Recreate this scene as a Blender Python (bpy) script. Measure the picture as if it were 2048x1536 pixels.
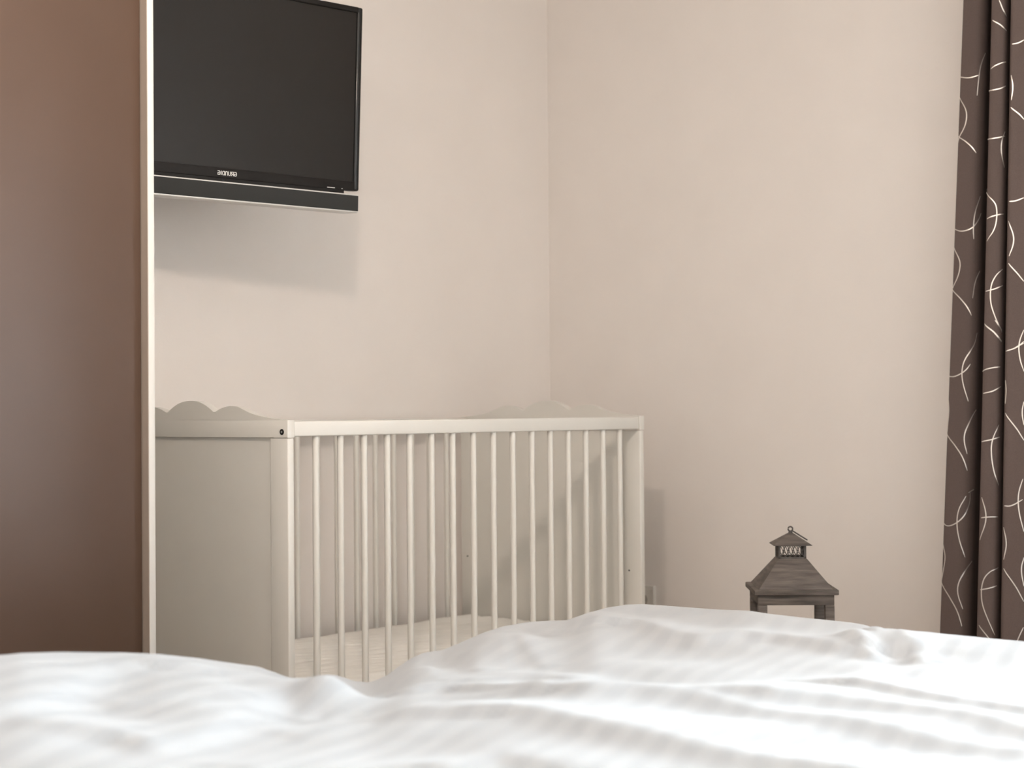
import bpy, bmesh, math, random
import numpy as np
from mathutils import Vector, Matrix

for o in list(bpy.data.objects):
    bpy.data.objects.remove(o, do_unlink=True)
SC = bpy.context.scene
COL = SC.collection
PI = math.pi

# ------------------------------------------------------------------ camera, world, light, exposure
CAM = Vector((-2.28415, -2.60703, 0.9416))
RT = Vector((0.65872, -0.75234, -0.00834))
UP = Vector((-0.00751, -0.01766, 0.99982))
FW = Vector((0.75235, 0.65854, 0.01728))
cam_data = bpy.data.cameras.new('camera')
cam_data.sensor_fit = 'HORIZONTAL'
cam_data.sensor_width = 36.0
cam_data.lens = 3270.0 * 36.0 / 2048.0
cam_data.clip_start = 0.05
cam_data.dof.use_dof = True
cam_data.dof.focus_distance = 3.55
cam_data.dof.aperture_fstop = 3.6
cam = bpy.data.objects.new('camera', cam_data)
COL.objects.link(cam)
m = Matrix.Identity(4)
for i in range(3):
    m[i][0], m[i][1], m[i][2], m[i][3] = RT[i], UP[i], -FW[i], CAM[i]
cam.matrix_world = m
SC.camera = cam

vs = SC.view_settings
vs.view_transform = 'Standard'
vs.look = 'None'
vs.exposure = 0.31
vs.gamma = 1.0
vs.use_curve_mapping = False

W = bpy.data.worlds.new('sky')
SC.world = W
W.use_nodes = True
bg = W.node_tree.nodes['Background']
bg.inputs['Color'].default_value = (0.80, 0.90, 1.0, 1)
bg.inputs['Strength'].default_value = 1.2

DAYLIGHT_W = 285.0
LAMP_W = 45.0          # flux of the pendant's bulb
sun = bpy.data.lights.new('window_daylight', 'AREA')          # the overcast sky seen through the window opening
sun.shape = 'RECTANGLE'
sun.size, sun.size_y = 1.75, 1.45
sun.energy = DAYLIGHT_W
sun.color = (0.80, 0.92, 1.0)
so = bpy.data.objects.new('window_daylight', sun)
COL.objects.link(so)
so.location = (1.86, -2.68, 1.03)
so.rotation_euler = (0, PI/2, 0)

# ------------------------------------------------------------------ materials
def mat(name, base, rough=0.5, var=0.04, scale=30.0, bump=0.0, bscale=200.0, metallic=0.0, spec=0.5, stretch=None, coat=0.0):
    """principled material with a little procedural mottling and relief"""
    M = bpy.data.materials.new(name)
    M.use_nodes = True
    nt = M.node_tree
    P = nt.nodes['Principled BSDF']
    tc = nt.nodes.new('ShaderNodeTexCoord')
    mp = nt.nodes.new('ShaderNodeMapping')
    nt.links.new(tc.outputs['Object'], mp.inputs['Vector'])
    if stretch: mp.inputs['Scale'].default_value = stretch
    nz = nt.nodes.new('ShaderNodeTexNoise')
    nz.inputs['Scale'].default_value = scale
    nz.inputs['Detail'].default_value = 4
    nt.links.new(mp.outputs['Vector'], nz.inputs['Vector'])
    rp = nt.nodes.new('ShaderNodeValToRGB')
    a = [max(0, c*(1-var)) for c in base]; b = [min(1, c*(1+var)) for c in base]
    rp.color_ramp.elements[0].position = 0.3; rp.color_ramp.elements[1].position = 0.7
    rp.color_ramp.elements[0].color = (*a, 1); rp.color_ramp.elements[1].color = (*b, 1)
    nt.links.new(nz.outputs['Fac'], rp.inputs['Fac'])
    nt.links.new(rp.outputs['Color'], P.inputs['Base Color'])
    P.inputs['Roughness'].default_value = rough
    P.inputs['Metallic'].default_value = metallic
    P.inputs['Specular IOR Level'].default_value = spec
    P.inputs['Coat Weight'].default_value = coat
    if bump:
        n2 = nt.nodes.new('ShaderNodeTexNoise')
        n2.inputs['Scale'].default_value = bscale
        n2.inputs['Detail'].default_value = 3
        nt.links.new(mp.outputs['Vector'], n2.inputs['Vector'])
        bp = nt.nodes.new('ShaderNodeBump')
        bp.inputs['Strength'].default_value = bump
        bp.inputs['Distance'].default_value = 0.002
        nt.links.new(n2.outputs['Fac'], bp.inputs['Height'])
        nt.links.new(bp.outputs['Normal'], P.inputs['Normal'])
    return M

M_wall = mat('wall_paint', (0.835, 0.778, 0.732), 0.85, 0.012, 6, 0.12, 160, spec=0.2)
M_ceil = mat('ceiling_paint', (0.82, 0.80, 0.77), 0.9, 0.01, 6, spec=0.2)
M_floor = mat('oak_laminate', (0.42, 0.29, 0.18), 0.4, 0.2, 6, 0.1, 60, stretch=(1, 12, 1))
M_trim = mat('white_trim', (0.80, 0.78, 0.74), 0.45, 0.01)
M_crib = mat('white_lacquer', (0.735, 0.708, 0.655), 0.38, 0.01, 12, 0.03, 90)
M_crib_dark = mat('bolt_metal', (0.02, 0.02, 0.02), 0.3, 0.1, metallic=0.6)
M_steel = mat('steel', (0.62, 0.62, 0.62), 0.3, 0.05, metallic=1.0)
M_cribmat = mat('mattress_cover', (0.84, 0.81, 0.76), 0.9, 0.02, 40, 0.25, 260, spec=0.1)
M_wpanel = mat('wardrobe_white', (0.75, 0.73, 0.69), 0.5, 0.01, 20)
M_wdoor = mat('brown_gloss_door', (0.112, 0.069, 0.049), 0.38, 0.03, 5, 0.05, 900, spec=0.4)
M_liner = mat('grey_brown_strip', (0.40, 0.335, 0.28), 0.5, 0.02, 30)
M_blind = mat('blind_fabric', (0.55, 0.47, 0.40), 0.9, 0.03, 300)
M_tv = mat('black_plastic', (0.010, 0.010, 0.010), 0.16, 0.05, 40)
M_tv_dull = mat('dull_black_plastic', (0.013, 0.011, 0.010), 0.5, 0.05, 40, spec=0.2)
M_screen = mat('dark_screen', (0.014, 0.011, 0.009), 0.30, 0.02, 20, spec=0.35)
M_grille = mat('speaker_cloth', (0.028, 0.029, 0.028), 0.85, 0.15, 900, 0.3, 900)
M_silver = mat('silver_plastic', (0.74, 0.72, 0.69), 0.35, 0.02, metallic=0.25)
M_logo = mat('logo_silver', (0.88, 0.86, 0.82), 0.35, 0.01)
M_curtain = mat('mauve_brown_cloth', (0.122, 0.089, 0.079), 0.75, 0.06, 300, 0.2, 700, spec=0.25)
M_foil = mat('silver_print', (0.78, 0.72, 0.66), 0.38, 0.04, 200, metallic=0.75)
M_wood = mat('grey_washed_wood', (0.115, 0.095, 0.082), 0.7, 0.45, 9, 0.5, 60, stretch=(1.5, 1.5, 16))
M_roof = mat('grey_washed_tin', (0.125, 0.103, 0.09), 0.6, 0.38, 10, 0.4, 50, stretch=(1.5, 1.5, 14), metallic=0.1)
M_iron = mat('grey_iron', (0.10, 0.088, 0.08), 0.45, 0.2, 60, metallic=0.5)
M_bedwood = mat('bed_oak', (0.34, 0.24, 0.16), 0.5, 0.15, 8, stretch=(10, 1, 1))
M_bedmat = mat('bed_mattress', (0.78, 0.77, 0.75), 0.9, 0.02, 50)
M_shade = mat('lamp_shade', (0.85, 0.80, 0.72), 0.8, 0.02, 60)
M_plug = mat('socket_plastic', (0.78, 0.74, 0.68), 0.35, 0.01)
M_plugin = mat('socket_hole', (0.05, 0.045, 0.04), 0.5, 0.05)

def bed_linen():
    M = mat('white_satin_stripe', (0.86, 0.85, 0.845), 0.8, 0.005, 30, 0.12, 500, spec=0.3)
    nt = M.node_tree; P = nt.nodes['Principled BSDF']
    tc = nt.nodes.new('ShaderNodeTexCoord')
    wob = nt.nodes.new('ShaderNodeTexNoise'); wob.inputs['Scale'].default_value = 2.2
    nt.links.new(tc.outputs['Object'], wob.inputs['Vector'])
    dt = nt.nodes.new('ShaderNodeVectorMath'); dt.operation = 'DOT_PRODUCT'
    dt.inputs[1].default_value = (-0.267, 0.964, 0.0)
    nt.links.new(tc.outputs['Object'], dt.inputs[0])
    ad = nt.nodes.new('ShaderNodeMath'); ad.operation = 'MULTIPLY_ADD'
    ad.inputs[1].default_value = 0.11
    nt.links.new(wob.outputs['Fac'], ad.inputs[0]); nt.links.new(dt.outputs['Value'], ad.inputs[2])
    ml = nt.nodes.new('ShaderNodeMath'); ml.operation = 'MULTIPLY'; ml.inputs[1].default_value = 2*PI/0.048
    nt.links.new(ad.outputs[0], ml.inputs[0])
    sn = nt.nodes.new('ShaderNodeMath'); sn.operation = 'SINE'; nt.links.new(ml.outputs[0], sn.inputs[0])
    r2 = nt.nodes.new('ShaderNodeMapRange'); r2.inputs[1].default_value = -0.35; r2.inputs[2].default_value = 0.35
    nt.links.new(sn.outputs[0], r2.inputs[0])
    mx = nt.nodes.new('ShaderNodeMix'); mx.data_type = 'RGBA'
    mx.inputs[6].default_value = (0.465, 0.485, 0.51, 1); mx.inputs[7].default_value = (0.515, 0.532, 0.553, 1)
    nt.links.new(r2.outputs[0], mx.inputs[0]); nt.links.new(mx.outputs[2], P.inputs['Base Color'])
    rr = nt.nodes.new('ShaderNodeMapRange'); rr.inputs[3].default_value = 0.55; rr.inputs[4].default_value = 0.85
    P.inputs['Sheen Weight'].default_value = 0.42; P.inputs['Sheen Roughness'].default_value = 0.6
    nt.links.new(r2.outputs[0], rr.inputs[0]); nt.links.new(rr.outputs[0], P.inputs['Roughness'])
    return M
M_linen = bed_linen()

def glass():
    M = bpy.data.materials.new('window_glass'); M.use_nodes = True
    nt = M.node_tree; nt.nodes.remove(nt.nodes['Principled BSDF'])
    out = nt.nodes['Material Output']
    t = nt.nodes.new('ShaderNodeBsdfTransparent'); g = nt.nodes.new('ShaderNodeBsdfGlossy')
    g.inputs['Roughness'].default_value = 0.02
    f = nt.nodes.new('ShaderNodeFresnel'); f.inputs['IOR'].default_value = 1.45
    mx = nt.nodes.new('ShaderNodeMixShader')
    nt.links.new(f.outputs[0], mx.inputs[0]); nt.links.new(t.outputs[0], mx.inputs[1]); nt.links.new(g.outputs[0], mx.inputs[2])
    nt.links.new(mx.outputs[0], out.inputs['Surface'])
    return M
M_glass = glass()

def bulb_mat():
    M = bpy.data.materials.new('lit_bulb'); M.use_nodes = True
    P = M.node_tree.nodes['Principled BSDF']
    P.inputs['Emission Color'].default_value = (1, 0.84, 0.71, 1); P.inputs['Emission Strength'].default_value = LAMP_W/(PI*4*PI*0.06**2)
    return M
M_bulb = bulb_mat()

def dish_mat():
    M = bpy.data.materials.new('opal_glass'); M.use_nodes = True
    nt = M.node_tree; nt.nodes.remove(nt.nodes['Principled BSDF'])
    a = nt.nodes.new('ShaderNodeBsdfDiffuse'); b = nt.nodes.new('ShaderNodeBsdfTranslucent')
    nz = nt.nodes.new('ShaderNodeTexNoise'); nz.inputs['Scale'].default_value = 12
    rp = nt.nodes.new('ShaderNodeValToRGB')
    rp.color_ramp.elements[0].color = (0.78, 0.75, 0.70, 1); rp.color_ramp.elements[1].color = (0.84, 0.82, 0.78, 1)
    nt.links.new(nz.outputs['Fac'], rp.inputs['Fac'])
    nt.links.new(rp.outputs['Color'], a.inputs['Color']); nt.links.new(rp.outputs['Color'], b.inputs['Color'])
    mx = nt.nodes.new('ShaderNodeMixShader'); mx.inputs[0].default_value = 0.3
    nt.links.new(a.outputs[0], mx.inputs[1]); nt.links.new(b.outputs[0], mx.inputs[2])
    nt.links.new(mx.outputs[0], nt.nodes['Material Output'].inputs['Surface'])
    return M
M_dish = dish_mat()

# ------------------------------------------------------------------ mesh helpers
def link(name, bm, material, parent=None, smooth=False, loc=None):
    me = bpy.data.meshes.new(name)
    bmesh.ops.recalc_face_normals(bm, faces=bm.faces)
    bm.to_mesh(me); bm.free()
    me.materials.append(material)
    if smooth:
        for p in me.polygons: p.use_smooth = True
    o = bpy.data.objects.new(name, me)
    COL.objects.link(o)
    if parent: o.parent = parent
    if loc: o.location = loc
    return o

def smooth_by_angle(o, deg=35):
    me = o.data
    me.polygons.foreach_set('use_smooth', [True]*len(me.polygons))
    bm = bmesh.new(); bm.from_mesh(me)
    for e in bm.edges:
        e.smooth = len(e.link_faces) == 2 and e.calc_face_angle(0) < math.radians(deg)
    bm.to_mesh(me); bm.free()

def add_box(bm, x0, x1, y0, y1, z0, z1, bev=0.0, seg=2):
    b = bmesh.new()
    bmesh.ops.create_cube(b, size=1)
    bmesh.ops.scale(b, vec=(x1-x0, y1-y0, z1-z0), verts=b.verts)
    bmesh.ops.translate(b, vec=((x0+x1)/2, (y0+y1)/2, (z0+z1)/2), verts=b.verts)
    if bev: bmesh.ops.bevel(b, geom=b.edges[:], offset=bev, segments=seg, profile=0.5, affect='EDGES')
    me = bpy.data.meshes.new('tmp'); b.to_mesh(me); b.free(); bm.from_mesh(me); bpy.data.meshes.remove(me)
    return bm

def box(name, material, parent, x0, x1, y0, y1, z0, z1, bev=0.0, seg=2):
    o = link(name, add_box(bmesh.new(), x0, x1, y0, y1, z0, z1, bev, seg), material, parent)
    if bev: smooth_by_angle(o, 40)
    return o

def add_tube(bm, pts, r, n=12, cap=True, radii=None):
    pts = [Vector(p) for p in pts]
    rings = []
    for i, p in enumerate(pts):
        t = (pts[min(i+1, len(pts)-1)] - pts[max(i-1, 0)]).normalized()
        a = t.cross(Vector((0, 0, 1)))
        if a.length < 1e-3: a = t.cross(Vector((1, 0, 0)))
        a.normalize(); b = t.cross(a)
        rr = radii[i] if radii else r
        rings.append([bm.verts.new(p + a*rr*math.cos(2*PI*k/n) + b*rr*math.sin(2*PI*k/n)) for k in range(n)])
    for A, B in zip(rings[:-1], rings[1:]):
        for k in range(n): bm.faces.new((A[k], A[(k+1) % n], B[(k+1) % n], B[k]))
    if cap:
        bm.faces.new(rings[0]); bm.faces.new(rings[-1])
    return bm

def add_prism(bm, poly, axis, a0, a1):
    """extrude a 2D polygon along axis (0: poly is (y,z); 1: (x,z); 2: (x,y))"""
    def P(p, a):
        return (a, p[0], p[1]) if axis == 0 else (p[0], a, p[1]) if axis == 1 else (p[0], p[1], a)
    A = [bm.verts.new(P(p, a0)) for p in poly]; B = [bm.verts.new(P(p, a1)) for p in poly]
    n = len(poly)
    bm.faces.new(A); bm.faces.new(B[::-1])
    for i in range(n): bm.faces.new((A[i], A[(i+1) % n], B[(i+1) % n], B[i]))
    return bm

def thing(name, label, cat, loc=(0, 0, 0), rot=(0, 0, 0), group=None):
    o = bpy.data.objects.new(name, None); COL.objects.link(o)
    o.empty_display_size = 0.1
    o.location = loc; o.rotation_euler = rot
    o['label'] = label; o['category'] = cat
    if group: o['group'] = group
    return o

def structure(o): o['kind'] = 'structure'; return o
def copy_part(o, parent, loc):
    c = o.copy(); COL.objects.link(c); c.parent = parent; c.location = loc; return c

# ------------------------------------------------------------------ room shell
U0, U1, V0, V1, ZC = -3.0, 1.677, -3.5, 0.70, 2.55
T = 0.12
WV0, WV1, WZ0, WZ1 = -3.40, -1.96, 0.12, 2.24                  # window opening in the right wall
structure(box('floor', M_floor, None, U0-T, U1+T, V0-T, V1+T, -0.1, 0))
structure(box('ceiling', M_ceil, None, U0-T, U1+T, V0-T, V1+T, ZC, ZC+0.1))
structure(box('wall_back', M_wall, None, U0-T, U1+T, V1, V1+T, 0, ZC))
structure(box('wall_front', M_wall, None, U0-T, U1+T, V0-T, V0, 0, ZC))
structure(box('wall_left', M_wall, None, U0-T, U0, V0, V1, 0, ZC))
bm = bmesh.new()
add_box(bm, U1, U1+T, V0, WV0, 0, ZC); add_box(bm, U1, U1+T, WV1, V1, 0, ZC)
add_box(bm, U1, U1+T, WV0, WV1, 0, WZ0); add_box(bm, U1, U1+T, WV0, WV1, WZ1, ZC)
structure(link('wall_right', bm, M_wall))
for n, b in (('baseboard_back', (U0, U1, V1-0.014, V1, 0, 0.07)), ('baseboard_left', (U0, U0+0.014, V0, V1-0.014, 0, 0.07)),
             ('baseboard_right', (U1-0.014, U1, WV1, V1-0.014, 0, 0.07)), ('baseboard_front', (U0+0.014, U1, V0, V0+0.014, 0, 0.07))):
    structure(box(n, M_trim, None, *b, bev=0.003))
# window
wn = bpy.data.objects.new('window_1', None); COL.objects.link(wn); wn.location = (U1+0.06, (WV0+WV1)/2, WZ0); structure(wn)
hw, hh = (WV1-WV0)/2, WZ1-WZ0
for a in ((-hw, -hw+0.06, 0, hh), (hw-0.06, hw, 0, hh), (-0.05, 0.05, 0, hh)):
    box('window_frame', M_trim, wn, -0.03, 0.03, a[0], a[1], a[2], a[3], 0.004)
for a in ((0, 0.07), (hh-0.06, hh)):
    box('window_frame', M_trim, wn, -0.028, 0.028, -hw+0.06, hw-0.06, a[0], a[1], 0.004)
for a in ((-hw+0.06, -0.05), (0.05, hw-0.06)):
    box('window_pane', M_glass, wn, -0.004, 0.004, a[0], a[1], 0.07, hh-0.06)

# ------------------------------------------------------------------ bed and cover
bed = thing('double_bed', 'double bed with wooden frame standing under the white rumpled duvet', 'bed', (-0.49, -1.57, 0))
box('headboard', M_bedwood, bed, -1.02, 1.02, -1.11, -1.06, 0.06, 0.95, 0.01)
box('side_rail', M_bedwood, bed, -0.96, -0.92, -1.06, 0.98, 0.14, 0.30, 0.005)
box('side_rail', M_bedwood, bed, 0.88, 0.92, -1.06, 0.98, 0.14, 0.30, 0.005)
box('foot_rail', M_bedwood, bed, -0.92, 0.88, 0.93, 0.97, 0.14, 0.30, 0.005)
for x in (-0.94, 0.90):
    for y in (-1.02, 0.94): box('leg', M_bedwood, bed, x-0.025, x+0.025, y-0.025, y+0.025, 0, 0.14, 0.004)
box('slatted_base', M_bedwood, bed, -0.92, 0.88, -1.06, 0.93, 0.19, 0.23)
box('mattress', M_bedmat, bed, -0.92, 0.88, -1.05, 0.92, 0.23, 0.425, 0.035, 4)
CAMU,CAMV=-2.2842,-2.6070
FOLDS=[[0.016,0.03,0.14300000000000002,[[0.163,-0.788],[0.094,-0.899],[0.087,-0.964],[0.156,-1.001],[0.188,-1.063],[0.171,-1.153],[0.15,-1.214]]],[0.014,0.022,0.08800000000000001,[[-0.118,-1.4],[-0.123,-1.443],[-0.154,-1.515],[-0.162,-1.572],[-0.153,-1.615],[-0.159,-1.663],[-0.165,-1.716]]],[0.019,0.045,0.132,[[-0.438,-1.136],[-0.394,-1.185],[-0.368,-1.278],[-0.382,-1.37],[-0.398,-1.459],[-0.404,-1.537],[-0.419,-1.636],[-0.441,-1.733],[-0.459,-1.803]]],[0.0133,0.035,0.08800000000000001,[[-0.306,-1.371],[-0.278,-1.425],[-0.259,-1.494],[-0.262,-1.553],[-0.28,-1.648],[-0.335,-1.741],[-0.353,-1.794]]],[0.0198,0.045,0.17600000000000002,[[-0.615,-1.199],[-0.625,-1.3],[-0.637,-1.406],[-0.648,-1.503],[-0.661,-1.596],[-0.675,-1.684],[-0.692,-1.76]]],[0.008,0.02,0.066,[[-0.461,-0.927],[-0.465,-0.996],[-0.46,-1.06]]],[0.008,0.02,0.066,[[-0.526,-0.859],[-0.458,-0.877]]],[0.0136,0.03,0.15400000000000003,[[-0.869,-0.612],[-0.907,-0.612],[-0.972,-0.654],[-1.058,-0.724],[-1.124,-0.762],[-1.169,-0.778],[-1.209,-0.778]]],[0.017,0.035,0.132,[[-0.658,-0.714],[-0.728,-0.769],[-0.798,-0.815],[-0.859,-0.858],[-0.921,-0.907],[-0.974,-0.939],[-1.011,-0.954],[-1.073,-0.956]]],[0.0064,0.02,0.033,[[-0.665,-0.8],[-0.755,-0.869]]],[0.004,0.014,0.033,[[-0.003,-0.617],[-0.113,-0.736],[-0.197,-0.843]]],[0.004,0.014,0.033,[[0.15,-0.638],[0.065,-0.729]]],[0.004,0.018,0.033,[[-0.197,-0.678],[-0.306,-0.795]]],[0.004,0.018,0.033,[[-0.323,-0.71],[-0.417,-0.824]]],[0.013,0.018,0.033,[[0.314,-1.183],[0.211,-1.274]]],[0.013,0.018,0.033,[[0.225,-1.192],[0.127,-1.278]]],[0.0117,0.018,0.033,[[0.327,-1.222],[0.157,-1.343]]],[0.0064,0.02,0.05500000000000001,[[-0.337,-1.006],[-0.351,-1.066],[-0.35,-1.113]]],[0.008,0.03,0.066,[[-0.882,-1.278],[-0.797,-1.281],[-0.808,-1.37],[-0.835,-1.466]]],[0.0048,0.03,0.066,[[-0.805,-0.329],[-0.731,-0.357],[-0.673,-0.412]]],[0.0048,0.03,0.066,[[-0.916,-0.364],[-0.853,-0.389]]],[0.0056,0.03,0.07700000000000001,[[-0.867,-0.997],[-0.769,-1.006],[-0.692,-1.043]]],[0.0056,0.03,0.07700000000000001,[[-0.978,-0.772],[-0.89,-0.763],[-0.83,-0.775]]],[0.0056,0.035,0.07700000000000001,[[-1.031,-1.094],[-0.918,-1.091],[-0.826,-1.102]]],[0.0056,0.035,0.07700000000000001,[[-1.242,-0.899],[-1.16,-0.886],[-1.091,-0.9]]]]
LUMPS=[[0.03,0.06,-0.637,-0.792],[0.01,0.05,-0.812,-0.798],[0.012,0.06,-0.333,-0.932],[0.01,0.05,-0.309,-1.003]]
EDGE=[[30.78, 30.93, 31.09, 31.25, 31.41, 31.57, 31.73, 31.89, 32.05, 32.21, 32.37, 32.54, 32.7, 32.86, 33.02, 33.18, 33.35, 33.51, 33.67, 33.84, 34.0, 34.16, 34.33, 34.49, 34.66, 34.82, 34.99, 35.15, 35.32, 35.48, 35.65, 35.82, 35.98, 36.15, 36.32, 36.48, 36.65, 36.82, 36.99, 37.15, 37.32, 37.49, 37.66, 37.83, 38.0, 38.17, 38.33, 38.5, 38.67, 38.84, 39.01, 39.18, 39.35, 39.53, 39.7, 39.87, 40.04, 40.21, 40.38, 40.55, 40.72, 40.9, 41.07, 41.24, 41.41, 41.58, 41.76, 41.93, 42.1, 42.28, 42.45, 42.62, 42.79, 42.97, 43.14, 43.32, 43.49, 43.66, 43.84, 44.01, 44.18, 44.36, 44.53, 44.71, 44.88, 45.06, 45.23, 45.4, 45.58, 45.75, 45.93, 46.1, 46.28, 46.45, 46.63, 46.8, 46.98, 47.15, 47.33, 47.5, 47.68, 47.85, 48.03, 48.2, 48.38, 48.55, 48.73, 48.91, 49.08, 49.26, 49.43, 49.61, 49.78, 49.96, 50.13, 50.31, 50.48, 50.66, 50.83, 51.01, 51.18, 51.36, 51.53, 51.71, 51.88, 52.06, 52.23, 52.4, 52.58, 52.75, 52.93, 53.1, 53.28, 53.45, 53.62, 53.8, 53.97, 54.15, 54.32, 54.49, 54.67, 54.84, 55.01, 55.19, 55.36, 55.53, 55.7, 55.88, 56.05, 56.22, 56.39, 56.57, 56.74, 56.91, 57.08, 57.25, 57.42, 57.6, 57.77, 57.94, 58.11, 58.28, 58.45, 58.62, 58.79, 58.96, 59.13, 59.3, 59.47, 59.64, 59.81, 59.98, 60.14, 60.31, 60.48, 60.65, 60.82, 60.98, 61.15, 61.32, 61.48, 61.65, 61.82, 61.98, 62.15, 62.32, 62.48, 62.65, 62.81, 62.98, 63.14, 63.31, 63.47, 63.63, 63.8, 63.96, 64.12, 64.29, 64.45, 64.61, 64.77, 64.93, 65.1, 65.26, 65.42, 65.58, 65.74, 65.9, 66.06, 66.22, 66.38, 66.54, 66.7],[0.0768, 0.0764, 0.0761, 0.0758, 0.0754, 0.0755, 0.0756, 0.0758, 0.0758, 0.0752, 0.0744, 0.0734, 0.0723, 0.071, 0.0696, 0.0681, 0.0665, 0.0647, 0.0628, 0.061, 0.0592, 0.0575, 0.0558, 0.0541, 0.0526, 0.0512, 0.05, 0.049, 0.0481, 0.0473, 0.0464, 0.0457, 0.0452, 0.0447, 0.0443, 0.044, 0.0434, 0.0422, 0.0414, 0.0404, 0.0391, 0.0376, 0.036, 0.0342, 0.0318, 0.029, 0.0261, 0.0231, 0.0199, 0.0167, 0.0136, 0.0106, 0.0077, 0.0049, 0.0023, -0.0001, -0.0033, -0.0079, -0.0111, -0.0147, -0.0187, -0.0223, -0.0247, -0.0253, -0.0276, -0.0277, -0.0268, -0.027, -0.0266, -0.0253, -0.0265, -0.029, -0.0321, -0.0361, -0.0406, -0.0436, -0.0448, -0.0472, -0.0469, -0.0447, -0.0416, -0.0387, -0.0331, -0.0272, -0.0229, -0.018, -0.0138, -0.0119, -0.0099, -0.0093, -0.01, -0.0109, -0.0116, -0.01, -0.008, -0.006, -0.0033, -0.0006, 0.0022, 0.0052, 0.008, 0.0097, 0.0108, 0.0118, 0.0127, 0.0121, 0.0112, 0.0104, 0.0098, 0.0091, 0.0076, 0.0062, 0.0052, 0.0046, 0.0042, 0.0041, 0.0041, 0.0046, 0.0078, 0.011, 0.0146, 0.0191, 0.023, 0.0246, 0.0249, 0.0247, 0.0232, 0.0217, 0.0205, 0.0197, 0.018, 0.0168, 0.0171, 0.0165, 0.0155, 0.0154, 0.0149, 0.0141, 0.014, 0.0138, 0.0139, 0.0141, 0.0145, 0.0151, 0.0157, 0.0165, 0.0174, 0.0184, 0.0196, 0.021, 0.0223, 0.0234, 0.0243, 0.0249, 0.0248, 0.024, 0.0229, 0.0219, 0.0211, 0.0204, 0.0197, 0.019, 0.0183, 0.0176, 0.0172, 0.0169, 0.0168, 0.0168, 0.0169, 0.0171, 0.0174, 0.0178, 0.0184, 0.0189, 0.0193, 0.0194, 0.0194, 0.0187, 0.0166, 0.0132, 0.01, 0.0082, 0.0078, 0.0081, 0.0091, 0.011, 0.014, 0.0173, 0.0198, 0.0209, 0.0208, 0.0201, 0.0192, 0.0184, 0.0177, 0.0169, 0.016, 0.0151, 0.0142, 0.0134, 0.0126, 0.012, 0.0113, 0.0108, 0.0104, 0.0102, 0.01, 0.0099, 0.0097, 0.0096, 0.0095, 0.0094, 0.0094]]
D_U0,D_U1,D_V0,D_V1,D_R=-1.52,.53,-2.55,-.47,.10
def duvet_height(u,v,corr):
    """rolling top of the bed cover over the mattress (u,v numpy arrays), without the hanging sides"""
    h=np.full(u.shape,.525)
    rs=np.random.RandomState(4)
    for i in range(9):
        an=rs.uniform(0,6.28); wl=rs.uniform(.25,.8); ph=rs.uniform(0,6.28)
        h=h+.0024*np.sin((u*np.cos(an)+v*np.sin(an))*6.283/wl+ph)
    for A,wn,wf,pts in FOLDS:
        best=np.full(u.shape,1e9); sg=np.zeros(u.shape)
        for (x0,y0),(x1,y1) in zip(pts[:-1],pts[1:]):
            dx,dy=x1-x0,y1-y0; l2=dx*dx+dy*dy
            t=np.clip(((u-x0)*dx+(v-y0)*dy)/l2,0,1)
            qx,qy=u-(x0+t*dx),v-(y0+t*dy); d=np.sqrt(qx*qx+qy*qy)
            m=d<best; best=np.where(m,d,best)
            far=qx*(x0-CAMU)+qy*(y0-CAMV)
            sg=np.where(m,far,sg)
        k=np.clip(.5+sg/(best+1e-6)*1.0,0,1); k=k*k*(3-2*k)
        w=wn+(wf-wn)*k
        h=h+A*np.exp(-(best/w)**2)
    for A,r,x,y in LUMPS:
        h=h+A*np.exp(-((u-x)**2+(v-y)**2)/r**2)
    az=np.degrees(np.arctan2(u-CAMU,v-CAMV))
    c=np.interp(az,corr[0],corr[1])
    dd=np.minimum(D_U1-u,D_V1-v)
    dd=np.maximum(dd-.05,0)
    g=np.exp(-(dd/.36)**2)
    far=np.clip((np.hypot(u-CAMU,v-CAMV)-1.2)/.5,0,1)
    h=h+c*g*far
    # rounded shoulders
    d=np.minimum(np.minimum(u-D_U0,D_U1-u),np.minimum(v-D_V0+D_R,D_V1-v))
    d=np.clip(d,0,D_R)
    return h-(D_R-np.sqrt(np.maximum(D_R**2-(D_R-d)**2,0)))
nu, nv = 230, 232
gu = np.linspace(D_U0, D_U1, nu); gv = np.linspace(D_V0, D_V1, nv)
GU, GV = np.meshgrid(gu, gv)
GH = duvet_height(GU, GV, EDGE)
bm = bmesh.new()
verts = [[bm.verts.new((GU[j, i], GV[j, i], GH[j, i])) for i in range(nu)] for j in range(nv)]
for j in range(nv-1):
    for i in range(nu-1): bm.faces.new((verts[j][i], verts[j][i+1], verts[j+1][i+1], verts[j+1][i]))
# hanging sides
loop = [(0, i) for i in range(nu)] + [(j, nu-1) for j in range(1, nv)] + [(nv-1, i) for i in range(nu-2, -1, -1)] + [(j, 0) for j in range(nv-2, 0, -1)]
prev = [verts[j][i] for j, i in loop]
ctr = Vector(((D_U0+D_U1)/2, (D_V0+D_V1)/2, 0))
for lev in range(1, 5):
    ring = []
    for k, (j, i) in enumerate(loop):
        p = Vector((GU[j, i], GV[j, i], GH[j, i]))
        ox = -1 if i == 0 else 1 if i == nu-1 else 0
        oy = -1 if j == 0 else 1 if j == nv-1 else 0
        w = 0.010*lev*math.sin(k*0.13) * math.sin(k*0.031+1) + 0.004*lev
        zb = 0.22 + 0.012*math.sin(k*0.05)
        ring.append(bm.verts.new((p.x+ox*w, p.y+oy*w, p.z+(zb-p.z)*lev/4)))
    for k in range(len(loop)):
        k2 = (k+1) % len(loop)
        if loop[k][0] == 0 and loop[k2][0] == 0: continue          # the head end lies open under the headboard
        bm.faces.new((prev[k], prev[k2], ring[k2], ring[k]))
    prev = ring
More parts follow.
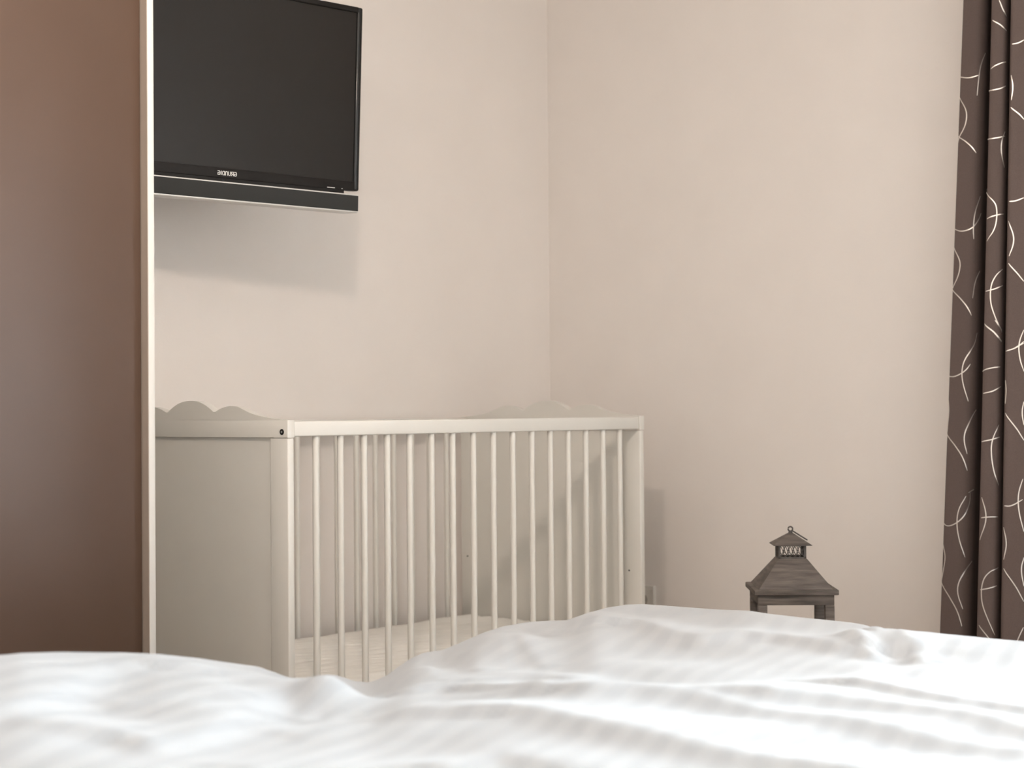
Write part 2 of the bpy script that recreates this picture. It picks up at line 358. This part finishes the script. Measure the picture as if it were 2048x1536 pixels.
bmesh.ops.delete(bm, geom=[v for v in bm.verts if not v.link_faces], context='VERTS')
duvet = link('duvet', bm, M_linen, None, smooth=True)
duvet['label'] = 'rumpled white duvet with tonal satin stripes spread over the bed'
duvet['category'] = 'duvet'

# ------------------------------------------------------------------ wardrobe
WU = -0.356
wd = thing('sliding_wardrobe', 'tall brown wardrobe with pale side panel at the left', 'wardrobe', (WU, 0, 0))
box('side_panel', M_wpanel, wd, -0.0145, 0, 0, 0.655, 0, 2.36, 0.0012)
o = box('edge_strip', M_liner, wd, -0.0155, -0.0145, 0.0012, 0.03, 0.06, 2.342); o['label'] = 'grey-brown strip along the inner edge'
box('side_panel', M_wpanel, wd, -2.2145, -2.2, 0, 0.655, 0, 2.36, 0.0012)
box('top_panel', M_wpanel, wd, -2.2, -0.0145, 0.012, 0.65, 2.342, 2.36)
box('plinth', M_wpanel, wd, -2.2, -0.0145, 0.03, 0.65, 0, 0.06)
box('back_panel', M_wpanel, wd, -2.2, -0.0145, 0.642, 0.652, 0.06, 2.342)
box('sliding_door', M_wdoor, wd, -1.12, -0.0168, 0.021, 0.04, 0.065, 2.335, 0.0015)
box('sliding_door', M_wdoor, wd, -2.198, -1.09, 0.045, 0.064, 0.065, 2.335, 0.0015)

# ------------------------------------------------------------------ television on its bracket
tv = thing('television', 'black flat television with speaker bar on the wall above the crib', 'television',
           (0.4522-0.99021*0.3675, 0.2771+0.13955*0.3675, 1.4803), (0.051326, 0, -0.140012))
TW, TH = 0.735, 0.443
x0, x1 = -TW/2, TW/2
bm = bmesh.new()
add_box(bm, x0+0.004, x1-0.004, 0.012, 0.034, 0.004, TH-0.002, 0.006)
add_box(bm, x0+0.09, x1-0.09, 0.03, 0.075, 0.03, 0.34, 0.02)
o = link('back_shell', bm, M_tv, tv); smooth_by_angle(o)
bz = 0.0135
box('bezel_strip', M_tv, tv, x0, x0+0.016, -0.002, 0.02, 0.0, TH, 0.005, 4)
box('bezel_strip', M_tv, tv, x1-0.016, x1, -0.002, 0.02, 0.0, TH, 0.005, 4)
box('bezel_strip', M_tv_dull, tv, x0+0.012, x1-0.012, -0.002, 0.02, TH-bz, TH, 0.003, 3)
bb = box('lower_bezel', M_tv_dull, tv, x0+0.012, x1-0.012, -0.001, 0.02, 0.0, 0.0225, 0.0015)
box('screen', M_screen, tv, x0+0.014, x1-0.014, 0.003, 0.014, 0.021, TH-0.012)
box('lower_housing', M_tv_dull, tv, x0+0.042, x1-0.042, 0.002, 0.03, -0.012, 0.004)
# maker's lettering, which reads reversed in the photograph
GL = {'G': [[(1, 1), (.25, 1), (0, .75), (0, .25), (.25, 0), (1, 0), (1, .48), (.5, .48)]],
      'R': [[(0, 0), (0, 1), (.8, 1), (1, .85), (1, .62), (.8, .45), (0, .45)], [(.5, .45), (1, 0)]],
      'U': [[(0, 1), (0, .25), (.25, 0), (.75, 0), (1, .25), (1, 1)]],
      'N': [[(0, 0), (0, .75), (.25, 1), (.75, 1), (1, .75), (1, 0)]],
      'D': [[(0, 0), (0, 1), (.75, 1), (1, .75), (1, .25), (.75, 0), (0, 0)]],
      'I': [[(.5, 0), (.5, 1)]]}
bm = bmesh.new()
lw, lh, gap, st = 0.0054, 0.0082, 0.0024, 0.00072
cx = 0.0
widths = [lw if c != 'I' else 0.0018 for c in 'GRUNDIG']
tot = sum(widths) + gap*6
for c, w in zip('GRUNDIG', widths):
    for line in GL[c]:
        for (ax, ay), (bx, by) in zip(line[:-1], line[1:]):
            A = Vector((cx+ax*w, ay*lh)); B = Vector((cx+bx*w, by*lh)); d = (B-A).normalized()*st; nn = Vector((-d.y, d.x))
            q = [A-d+nn, A-d-nn, B+d-nn, B+d+nn]
            add_prism(bm, [(tot/2-p.x, p.y) for p in q], 1, -0.0018, -0.0004)
    cx += w+gap
lg = link('maker_lettering', bm, M_logo, bb, loc=(0, 0, 0.0068)); lg['label'] = 'silver reversed maker lettering'
for xx, ww in ((x1-0.082, 0.022), (x1-0.050, 0.003)):
    o = box('indicator_mark', M_silver, bb, xx-ww/2, xx+ww/2, -0.0016, -0.0004, 0.002, 0.0036); o['label'] = 'small pale mark on the lower bezel'
# speaker bar
sb = box('speaker_bar', M_silver, tv, x0, x1, 0.0, 0.058, -0.0520, -0.0077, 0.0022, 3); sb['label'] = 'silver-edged black speaker bar under the screen'
box('speaker_grille', M_grille, sb, x0+0.0012, x1-0.0012, -0.0012, 0.004, -0.0482, -0.0108, 0.0010, 3)
# wall bracket
bm = bmesh.new()
add_box(bm, -0.12, 0.12, 0.075, 0.085, 0.10, 0.30, 0.002)
add_tube(bm, [(-0.02, 0.08, 0.2), (0.09, 0.20, 0.205)], 0.014); add_tube(bm, [(0.09, 0.20, 0.205), (0.03, 0.325, 0.21)], 0.014)
link('bracket_arm', bm, M_iron, tv)
bm = bmesh.new()
add_box(bm, -0.06, 0.10, 0.318, 0.332, 0.10, 0.32, 0.002)
link('bracket_plate', bm, M_iron, tv)

# ------------------------------------------------------------------ crib
CL, CW, CT = 1.208, 0.653, 0.02
crib = thing('baby_crib', 'white wooden baby crib with scalloped ends and bar sides in the corner', 'crib', (0, 0, 0))
half = [(0.0, .9292), (.02, .9302), (.0394, .9318), (.0697, .9352), (.1028, .9406), (.1285, .9471), (.1545, .9561), (.1676, .9589), (.1834, .9602),
        (.1994, .9591), (.2208, .9546), (.2424, .9462), (.2586, .9557), (.2749, .9636), (.2914, .9689), (.309, .972), (.3265, .973)]
def spline(P, n=4):
    out = []
    for i in range(len(P)-1):
        p0, p1, p2, p3 = P[max(i-1, 0)], P[i], P[i+1], P[min(i+2, len(P)-1)]
        for k in range(n):
            f = k/n
            out.append(tuple(.5*(2*p1[d]+(p2[d]-p0[d])*f+(2*p0[d]-5*p1[d]+4*p2[d]-p3[d])*f*f+(-p0[d]+3*p1[d]-3*p2[d]+p3[d])*f**3) for d in (0, 1)))
    return out + [P[-1]]
h1 = spline(half[:12]) ; h2 = spline(half[11:])
prof_h = h1[:-1] + h2
top = prof_h + [(CW-v, z) for v, z in prof_h[-2::-1]]
poly = [(0.0, .8923), (CW, .8923)] + top[::-1]
def end(u_out, sgn):
    """one scalloped end; sgn=+1 when its outside faces -u"""
    a, b = (u_out, u_out+sgn*CT)
    lo, hi = min(a, b), max(a, b)
    bm = add_prism(bmesh.new(), poly, 0, lo, hi)
    bm.faces.ensure_lookup_table()
    ed = [e for e in bm.edges if abs(e.verts[0].co.x-e.verts[1].co.x) < 1e-6]
    bmesh.ops.bevel(bm, geom=ed, offset=0.0016, segments=2, profile=0.5, affect='EDGES')
    c = link('scalloped_rail', bm, M_crib, crib); smooth_by_angle(c, 40)
    g = 0.0012
    for v0, v1 in ((0.0, 0.058), (CW-0.058, CW)):
        box('end_post', M_crib, crib, lo+g, hi-g, v0+0.0005 if v0 == 0 else v0, v1-0.0005 if v1 == CW else v1, 0, 0.8910, 0.003, 3)
    box('end_panel', M_crib, crib, lo+0.007, hi-0.007, 0.0570, CW-0.0570, 0.13, 0.8930)
    box('bottom_rail', M_crib, crib, lo+g, hi-g, 0.058, CW-0.058, 0.10, 0.16, 0.002)
    return c
e1 = end(-CT, 1)
e2 = end(CL+CT, -1)
sp = CL/17
for side, v in (('front', 0.013), ('back', CW-0.013)):
    box('top_rail', M_crib, crib, 0.0002, CL-0.0002, v-0.0115, v+0.0115, 0.8940, 0.9262, 0.003, 3)
    box('lower_rail', M_crib, crib, 0.0002, CL-0.0002, v-0.0115, v+0.0115, 0.215, 0.255, 0.003, 3)
    first = None
    for i in range(16):
        uu = sp*(i+1) - 0.001
        if first is None:
            first = link('bar', add_tube(bmesh.new(), [(0, 0, 0.25), (0, 0, 0.899)], 0.0074, 16), M_crib, crib, loc=(uu, v, 0)); smooth_by_angle(first, 60)
        else: copy_part(first, crib, (uu, v, 0))
box('slatted_base', M_crib, crib, 0.004, CL-0.004, 0.026, CW-0.026, 0.238, 0.256)
def disc(name, material, parent, c, r, axis_u, depth=0.0015, n=20):
    bm = add_tube(bmesh.new(), [(c[0], c[1], c[2]), (c[0]+axis_u*depth, c[1], c[2])], r, n)
    return link(name, bm, material, parent)
for c in ((CL+0.001, 0.627, 0.525), (CL+0.001, 0.040, 0.517)):
    o = disc('peg_hole', M_crib_dark, crib, c, 0.0022, -1, 0.0016); o['label'] = 'tiny dark peg hole in the far end panel'
bo = disc('bolt', M_crib_dark, crib, (-CT+0.001, 0.0173, 0.9042), 0.0062, -1, 0.0022); bo['label'] = 'black bolt head near the crib corner'
bm = bmesh.new(); add_tube(bm, [(-CT-0.0010, 0.0173, 0.9042), (-CT-0.0016, 0.0173, 0.9042)], 0.0026, 6)
link('bolt_socket', bm, M_steel, bo)
# crib mattress, resting on the slats
nx, ny = 150, 170
bm = bmesh.new()
mx0, mx1, my0, my1 = 0.008, CL-0.008, 0.028, CW-0.028
rs = np.random.RandomState(2)
ph = rs.uniform(0, 6.28, 6)
grid = []
for j in range(ny):
    row = []
    for i in range(nx):
        u = mx0+(mx1-mx0)*i/(nx-1); v = my0+(my1-my0)*j/(ny-1)
        q = v*0.93+u*0.30
        amp = 0.0075*(0.5+0.5*math.sin(u*7+v*5+ph[0]))+0.002
        f1 = q*PI/0.050 + 0.8*math.sin(u*15+ph[1]) + 0.7*math.sin(u*29+v*17+ph[2])
        f2 = q*PI/0.031 + 1.1*math.sin(u*21+v*9+ph[3])
        z = 0.3575 + amp*(abs(math.sin(f1))**0.7-0.5) + 0.0022*abs(math.sin(f2))**0.7      # pinched puckers
        d = min(u-mx0, mx1-u, v-my0, my1-v); r = 0.03
        if d < r: z -= r-math.sqrt(max(r*r-(r-d)**2, 0))
        row.append(bm.verts.new((u, v, z)))
    grid.append(row)
for j in range(ny-1):
    for i in range(nx-1): bm.faces.new((grid[j][i], grid[j][i+1], grid[j+1][i+1], grid[j+1][i]))
lp = [grid[0][i] for i in range(nx)] + [grid[j][-1] for j in range(1, ny)] + [grid[-1][i] for i in range(nx-2, -1, -1)] + [grid[j][0] for j in range(ny-2, 0, -1)]
lo_ring = [bm.verts.new((w.co.x, w.co.y, 0.2565)) for w in lp]
for k in range(len(lp)):
    k2 = (k+1) % len(lp); bm.faces.new((lp[k], lp[k2], lo_ring[k2], lo_ring[k]))
bm.faces.new(lo_ring)
cm = link('crib_mattress', bm, M_cribmat, None, smooth=True)
cm['label'] = 'cream mattress with wrinkled cover lying inside the white crib'; cm['category'] = 'mattress'

# ------------------------------------------------------------------ wall socket
so_ = thing('wall_socket', 'cream electric socket on the wall just right of the crib', 'socket', (U1, 0.340, 0.376), (0, 0, 0))
def ring_plate(half_o, half_i, x_a, x_b):
    bm = bmesh.new()
    for a in ((-half_o, half_o, half_i, half_o), (-half_o, half_o, -half_o, -half_i)): add_box(bm, x_a, x_b, *a, 0.0008)
    for a in ((-half_o, -half_i, -half_i, half_i), (half_i, half_o, -half_i, half_i)): add_box(bm, x_a, x_b, *a, 0.0008)
    return bm
link('outer_frame', ring_plate(0.0435, 0.0325, -0.010, 0.0), M_plug, so_)
bm = bmesh.new(); add_box(bm, -0.009, 0.0, -0.032, 0.032, -0.032, 0.032, 0.0012); link('inner_plate', bm, M_plug, so_)
o = link('socket_well', add_tube(bmesh.new(), [(-0.0085, 0, 0), (-0.0096, 0, 0)], 0.0195, 28), mat('socket_shade', (0.42, 0.38, 0.33), 0.5), so_)
for dy in (-0.0095, 0.0095):
    link('pin_hole', add_tube(bmesh.new(), [(-0.0092, dy, 0), (-0.0100, dy, 0)], 0.0028, 14), M_plugin, so_)

# ------------------------------------------------------------------ lantern
ln = thing('lantern', 'grey weathered wooden lantern with tin roof beside the bed', 'lantern', (1.183, -0.475, 0), (0, 0, math.radians(-50.7)))
bw = 0.0910     # half width of the body
pw = 0.022
box('base', M_wood, ln, -0.104, 0.104, -0.104, 0.104, 0.012, 0.034, 0.003)
box('base_block', M_wood, ln, -bw, bw, -bw, bw, 0.034, 0.052, 0.002)
ft = None
for sx in (-1, 1):
    for sy in (-1, 1):
        box('foot', M_wood, ln, sx*0.09-0.012, sx*0.09+0.012, sy*0.09-0.012, sy*0.09+0.012, 0, 0.012, 0.002)
        x, y = sx*(bw-pw/2), sy*(bw-pw/2)
        box('corner_post', M_wood, ln, x-pw/2, x+pw/2, y-pw/2, y+pw/2, 0.052, 0.474, 0.0015)
for sy in (-1, 1):
    y = sy*(bw-0.010)
    box('header', M_wood, ln, -bw, bw, y-0.009, y+0.009, 0.474, 0.4985, 0.0015)
    x = sy*(bw-0.010)
    box('header', M_wood, ln, x-0.009, x+0.009, -bw+0.019, bw-0.019, 0.474, 0.4985, 0.0015)
    y = sy*(bw-0.011)
    box('bottom_bar', M_wood, ln, -bw+pw, bw-pw, y-0.008, y+0.008, 0.052, 0.074, 0.0015)
box('eave_board', M_wood, ln, -0.1005, 0.1005, -0.1005, 0.1005, 0.4985, 0.511, 0.002)
def frustum(h0, h1, z0, z1, lip=0.0):
    bm = bmesh.new()
    lv = [(h0, z0-lip), (h0, z0), (h1, z1)] if lip else [(h0, z0), (h1, z1)]
    rings = [[bm.verts.new((sx*h, sy*h, z)) for sx, sy in ((-1, -1), (1, -1), (1, 1), (-1, 1))] for h, z in lv]
    for A, B in zip(rings[:-1], rings[1:]):
        for k in range(4): bm.faces.new((A[k], A[(k+1) % 4], B[(k+1) % 4], B[k]))
    bm.faces.new(rings[0]); bm.faces.new(rings[-1])
    bmesh.ops.bevel(bm, geom=bm.edges[:], offset=0.0012, segments=2, profile=0.5, affect='EDGES')
    return bm
rf = link('roof', frustum(0.0890, 0.0345, 0.511, 0.580, 0.0), M_roof, ln); smooth_by_angle(rf, 25)
bm = bmesh.new()
vh, vz0, vz1 = 0.0325, 0.580, 0.614
for s in (-1, 1):
    for ax in (0, 1):
        def P(t, z, k=0.0):
            return (t, s*(vh-k), z) if ax == 0 else (s*(vh-k), t, z)
        def bar(t0, z0, t1, z1, r=0.0011): add_tube(bm, [P(t0, z0), P(t1, z1)], r, 6)
        add_box(bm, *( (-vh, vh, s*vh-0.001, s*vh+0.001, vz0, vz0+0.004) if ax == 0 else (s*vh-0.001, s*vh+0.001, -vh, vh, vz0, vz0+0.004)))
        add_box(bm, *( (-vh, vh, s*vh-0.001, s*vh+0.001, vz1-0.004, vz1) if ax == 0 else (s*vh-0.001, s*vh+0.001, -vh, vh, vz1-0.004, vz1)))
        for e in (-1, 1):
            c = e*(vh-0.002)
            add_box(bm, *((c-0.002, c+0.002, s*vh-0.001, s*vh+0.001, vz0, vz1) if ax == 0 else (s*vh-0.001, s*vh+0.001, c-0.002, c+0.002, vz0, vz1)))
        nX = 5; wX = (2*vh-0.008)/nX
        for i in range(nX):
            t0 = -vh+0.004+i*wX
            # crossing ogee bars and a small arch over each
            pa = [P(t0+wX*f, vz0+0.005+0.024*(0.5-0.5*math.cos(f*PI))) for f in (0, .2, .4, .6, .8, 1)]
            pb = [P(t0+wX*(1-f), vz0+0.005+0.024*(0.5-0.5*math.cos(f*PI))) for f in (0, .2, .4, .6, .8, 1)]
            add_tube(bm, pa, 0.0010, 6); add_tube(bm, pb, 0.0010, 6)
            add_tube(bm, [P(t0+wX*f, vz0+0.004+0.006*math.sin(f*PI)) for f in (0, .25, .5, .75, 1)], 0.0009, 6)
vt = link('vent_band', bm, M_iron, ln)
cp = link('cap_roof', frustum(0.0465, 0.0065, 0.6135, 0.6400, 0.0015), M_roof, ln); smooth_by_angle(cp, 25)
bm = bmesh.new()
add_tube(bm, [(0, 0, 0.638), (0, 0, 0.6445)], 0.005, 14, radii=[0.0062, 0.0045])
for k in range(1):
    pts = [(0.0055*math.cos(a), 0.0, 0.6502+0.0055*math.sin(a)) for a in [2*PI*i/20 for i in range(21)]]
    add_tube(bm, pts, 0.0019, 8, cap=False)
fr = link('finial_ring', bm, M_iron, ln, smooth=True)
bm = bmesh.new()
hp = []
for a in range(0, 25):      # wire bail folded down to the right
    t = 2*PI*a/24
    hp.append((0.0225-0.0195*math.cos(t), 0.010*math.sin(t), 0.0))
sl = math.atan2(0.0262, 0.041)
hp = [(0.002+x*math.cos(sl)*1.08, y, 0.6475-x*math.sin(sl)*1.08) for x, y, _ in hp]
add_tube(bm, hp, 0.0017, 8, cap=False)
link('wire_handle', bm, M_iron, fr, smooth=True)

# ------------------------------------------------------------------ curtain
rail = thing('curtain_rail', 'white curtain rail on the ceiling above the brown curtain', 'curtain rail', (1.585, -1.9, ZC))
box('track', M_trim, rail, -0.03, 0.03, -1.45, 1.30, -0.03, 0, 0.003)
PROF= [[-0.6869,-0.054,1.545],[-0.7109,-0.0514,1.546],[-0.7377,-0.0487,1.552],[-0.7523,-0.0453,1.572],[-0.7541,-0.0419,1.605],[-0.7542,-0.041,1.648],[-0.7703,-0.041,1.625],[-0.7862,-0.041,1.565],[-0.7988,-0.0395,1.518],[-0.8067,-0.0389,1.51],[-0.8284,-0.0368,1.514],[-0.8433,-0.0334,1.524],[-0.8457,-0.0309,1.55],[-0.8361,-0.0309,1.6],[-0.8487,-0.0317,1.575],[-0.8609,-0.0317,1.528],[-0.8653,-0.0313,1.508],[-0.8727,-0.0309,1.502],[-0.8901,-0.0276,1.506],[-0.9213,-0.0226,1.516],[-0.9513,-0.0226,1.54],[-0.9643,-0.0226,1.6],[-0.9593,-0.0226,1.56],[-0.9553,-0.0226,1.512],[-0.9663,-0.0226,1.506],[-1.0113,-0.0226,1.518],[-1.0413,-0.0188,1.54],[-1.0543,-0.0188,1.6],[-1.0493,-0.0188,1.56],[-1.0453,-0.0188,1.512],[-1.0563,-0.0188,1.506],[-1.1013,-0.0188,1.518],[-1.1313,-0.0151,1.54],[-1.1443,-0.0151,1.6],[-1.1393,-0.0151,1.56],[-1.1353,-0.0151,1.512],[-1.1463,-0.0151,1.506],[-1.1913,-0.0151,1.518],[-1.2213,-0.0113,1.54],[-1.2343,-0.0113,1.6],[-1.2293,-0.0113,1.56],[-1.2253,-0.0113,1.512],[-1.2363,-0.0113,1.506],[-1.2813,-0.0113,1.518],[-1.3113,-0.0075,1.54],[-1.3243,-0.0075,1.6],[-1.3193,-0.0075,1.56],[-1.3153,-0.0075,1.512],[-1.3263,-0.0075,1.506],[-1.3713,-0.0075,1.518],[-1.4013,-0.0038,1.54],[-1.4143,-0.0038,1.6],[-1.4093,-0.0038,1.56],[-1.4053,-0.0038,1.512],[-1.4163,-0.0038,1.506],[-1.4613,-0.0038,1.518]]
ARCS= [[[0.0,1.775],[1.14,1.768],[2.07,1.774]],[[0.0,1.725],[0.8,1.697],[1.04,1.674],[0.82,1.646],[0.18,1.622],[0.0,1.608]],[[0.0,1.627],[1.0,1.611],[1.61,1.596],[2.05,1.58]],[[1.95,1.723],[2.05,1.763],[2.25,1.803],[2.93,1.835]],[[2.71,1.473],[2.11,1.433],[1.99,1.393],[2.09,1.365]],[[0.0,1.394],[0.86,1.385],[1.91,1.391],[2.65,1.416],[2.89,1.431]],[[0.0,1.348],[0.7,1.321],[0.9,1.301],[0.66,1.27],[0.0,1.242]],[[0.0,1.242],[0.98,1.219],[1.67,1.197],[2.11,1.174]],[[3.21,1.297],[2.37,1.262],[2.17,1.217]],[[2.83,1.131],[2.59,1.104],[2.23,1.09],[1.51,1.061],[1.35,1.029],[1.59,0.996],[2.07,0.959]],[[0.0,1.023],[0.72,1.021],[1.65,1.034],[2.17,1.053]],[[0.0,0.967],[0.2,0.937],[0.06,0.905],[0.0,0.879]],[[0.0,0.878],[1.08,0.846],[1.71,0.821],[2.19,0.786]],[[3.33,0.948],[2.61,0.926],[2.25,0.907],[1.83,0.883],[1.77,0.859],[2.13,0.827]],[[2.15,0.722],[1.47,0.689],[1.37,0.651],[1.67,0.608],[2.25,0.568]],[[0.0,0.653],[0.5,0.644],[1.33,0.652],[2.11,0.674],[2.59,0.705],[2.57,0.732]],[[2.39,0.73],[2.75,0.736],[3.37,0.74]],[[0.0,0.601],[0.42,0.572],[0.3,0.542],[0.0,0.506]],[[0.0,0.503],[0.96,0.467],[1.69,0.435],[2.15,0.395]],[[3.67,0.574],[2.89,0.554],[2.29,0.535],[1.69,0.506],[1.63,0.476],[2.19,0.438]],[[9.76,1.942],[10.3,1.917],[11.43,1.891]],[[9.01,1.895],[9.98,1.881],[11.3,1.862]],[[8.9,1.775],[9.81,1.786],[11.25,1.791]],[[7.73,1.722],[10.02,1.723],[11.23,1.733]],[[7.86,1.603],[9.85,1.604],[11.19,1.609]],[[11.17,1.624],[10.48,1.596],[10.52,1.562],[11.32,1.518]],[[7.66,1.486],[9.81,1.451],[10.13,1.417],[9.83,1.379],[8.94,1.352]],[[8.81,1.407],[9.78,1.415],[11.15,1.418]],[[11.3,1.286],[9.81,1.264],[9.44,1.225],[9.76,1.177],[11.19,1.127]],[[8.9,1.229],[9.98,1.234],[11.36,1.244]],[[8.85,1.15],[10.11,1.127],[11.32,1.102]],[[10.11,1.158],[11.17,1.132]],[[8.9,1.148],[10.13,1.126],[11.3,1.1]],[[8.51,1.032],[9.72,1.041],[10.97,1.043]],[[8.88,0.978],[10.02,0.983],[11.15,0.995]],[[10.95,0.901],[10.0,0.863],[9.98,0.826],[10.39,0.784],[11.08,0.752]],[[8.77,0.859],[9.87,0.864],[11.1,0.871]],[[9.07,0.723],[9.59,0.689],[9.59,0.657],[8.92,0.617]],[[9.07,0.672],[9.83,0.675],[11.06,0.675]],[[11.41,0.551],[9.74,0.538],[9.2,0.498],[9.5,0.445],[10.93,0.384]],[[9.14,0.495],[10.0,0.499],[11.08,0.506]],[[9.09,0.408],[9.91,0.383],[11.02,0.356]],[[17.1,1.826],[18.13,1.827],[18.65,1.834]],[[17.04,1.751],[17.49,1.723],[17.16,1.69]],[[17.06,1.673],[18.22,1.658],[18.7,1.641]],[[16.99,1.444],[18.09,1.444],[18.74,1.451]],[[16.95,1.397],[17.89,1.363],[17.82,1.335],[17.18,1.311]],[[17.1,1.294],[18.16,1.274],[18.8,1.248]],[[18.05,1.086],[18.84,1.099]],[[18.82,1.131],[18.43,1.098],[18.53,1.061],[18.86,1.03]],[[16.81,1.08],[18.26,1.086],[18.84,1.103]],[[16.83,1.01],[17.08,0.984],[16.87,0.952]],[[16.91,0.93],[18.24,0.9],[18.9,0.863]],[[18.86,0.957],[18.72,0.931],[18.88,0.9]],[[18.84,0.77],[18.51,0.733],[18.57,0.691],[18.94,0.642]],[[17.01,0.704],[18.05,0.703],[18.84,0.72]],[[16.95,0.652],[17.58,0.613],[17.06,0.573]],[[17.08,0.552],[18.3,0.519],[18.97,0.473]],[[18.96,0.58],[18.74,0.551],[18.97,0.51]],[[18.96,0.411],[18.57,0.379],[18.43,0.358]]]
PR = np.array(PROF)
def csurf(s, z):
    n = len(PR); i = int(min(max(math.floor(s), 0), n-2)); f = s-i
    p0, p1, p2, p3 = PR[max(i-1, 0)], PR[i], PR[i+1], PR[min(i+2, n-1)]
    q = .5*((2*p1)+(-p0+p2)*f+(2*p0-5*p1+4*p2-p3)*f*f+(-p0+3*p1-3*p2+p3)*f**3)
    return Vector((q[2], q[0]+q[1]*(z-.374), z))
cu = thing('curtain', 'brown curtain with silver looping lines hanging at the right edge', 'curtain', (0, 0, 0))
bm = bmesh.new()
ss = np.linspace(0, len(PR)-1, (len(PR)-1)*6+1)
zs = np.linspace(0.03, ZC-0.031, 16)
g = [[bm.verts.new(csurf(s, z)) for s in ss] for z in zs]
for a, b in zip(g[:-1], g[1:]):
    for i in range(len(ss)-1): bm.faces.new((a[i], a[i+1], b[i+1], b[i]))
cl = link('cloth', bm, M_curtain, cu, smooth=True)
sol = cl.modifiers.new('thickness', 'SOLIDIFY'); sol.thickness = 0.0012; sol.offset = 1
def chaikin(p, n=3):
    for _ in range(n):
        q = [p[0]]
        for a, b in zip(p[:-1], p[1:]):
            q.append((a[0]*.75+b[0]*.25, a[1]*.75+b[1]*.25)); q.append((a[0]*.25+b[0]*.75, a[1]*.25+b[1]*.75))
        q.append(p[-1]); p = q
    return p
arcs = [list(map(tuple, a)) for a in ARCS]
third = [a for a in arcs if min(p[0] for p in a) > 15]
for k in range(6):
    arcs += [[(min(p[0]-17+24.3+6*k, len(PR)-1.05), p[1]-0.11*((k*3) % 5)) for p in a] for a in third]
arcs += [[(s, z+1.62) for s, z in a] for a in arcs if max(p[1] for p in a)+1.62 < ZC-0.05 and min(p[1] for p in a)+1.62 > 1.95]
for a in arcs:
    p = chaikin(a)
    n = len(p)
    P3 = [csurf(s, z) for s, z in p]
    prev = None; bm = bmesh.new()
    for i in range(n):
        s, z = p[i]
        du = csurf(min(s+0.02, len(PR)-1.001), z)-csurf(max(s-0.02, 0), z)
        nrm = Vector((-du.y, du.x, 0)).normalized() if du.length > 1e-9 else Vector((-1, 0, 0))
        if nrm.x > 0 and abs(nrm.x) > 0.2: nrm = -nrm
        t = (P3[min(i+1, n-1)]-P3[max(i-1, 0)])
        if t.length < 1e-7: continue
        t.normalize()
        w = nrm.cross(t).normalized()*(0.0004+0.0010*max(0.0, math.sin(PI*i/(n-1)))**0.7)
        c = P3[i]+nrm*0.0018
        cur = (bm.verts.new(c-w), bm.verts.new(c+w))
        if prev: bm.faces.new((prev[0], prev[1], cur[1], cur[0]))
        prev = cur
    link('printed_arc', bm, M_foil, cl)

# ------------------------------------------------------------------ pendant lamp over the bed (above the picture), lit
LX, LY, LZ = -0.99, -1.27, 2.03
lamp = thing('pendant_lamp', 'pendant lamp with an added light-blocking dish, hanging over the bed', 'lamp', (LX, LY, ZC))
link('ceiling_rose', add_tube(bmesh.new(), [(0, 0, 0), (0, 0, -0.03)], 0.05, 24, radii=[0.055, 0.04]), M_trim, lamp)
link('cord', add_tube(bmesh.new(), [(0, 0, -0.03), (0, 0, LZ-ZC+0.055)], 0.004, 8), M_tv, lamp)
bm = bmesh.new()        # open opal dish, unseen, added to keep lamp light off the bed
rr = [(0.02, -0.165), (0.06, -0.161), (0.09, -0.152), (0.107, -0.140), (0.111, -0.136), (0.105, -0.136), (0.088, -0.147), (0.06, -0.155), (0.02, -0.159)]
add_tube(bm, [(0, 0, LZ-ZC+z) for _, z in rr], 0.1, 36, cap=False, radii=[r for r, _ in rr])
link('light_block_dish', bm, M_dish, lamp, smooth=True)
bm = bmesh.new()
for a in (0.3, 0.3+2*PI/3, 0.3+4*PI/3):
    add_tube(bm, [(0.106*math.cos(a), 0.106*math.sin(a), LZ-ZC-0.137), (0.01*math.cos(a), 0.01*math.sin(a), LZ-ZC+0.14)], 0.0012, 6)
link('hanger_wires', bm, M_steel, lamp)
bm = bmesh.new(); bmesh.ops.create_uvsphere(bm, u_segments=24, v_segments=14, radius=0.06)
bmesh.ops.translate(bm, vec=(0, 0, LZ-ZC), verts=bm.verts)
link('bulb', bm, M_bulb, lamp, smooth=True)

# ------------------------------------------------------------------ roller blind, unseen, added over the window to keep the daylight low
rb_ = thing('added_blind', 'unseen beige roller blind added over the window to keep the daylight low', 'blind', (U1-0.022, (WV0+WV1)/2, 2.30))
link('roller', add_tube(bmesh.new(), [(-0.01, -0.75, 0), (-0.01, 0.75, 0)], 0.02, 16), M_trim, rb_)
box('blind_cloth', M_blind, rb_, 0.006, 0.008, -0.735, 0.735, -0.36, 0.0)
box('bottom_bar', M_trim, rb_, 0.001, 0.013, -0.735, 0.735, -0.38, -0.355, 0.003)
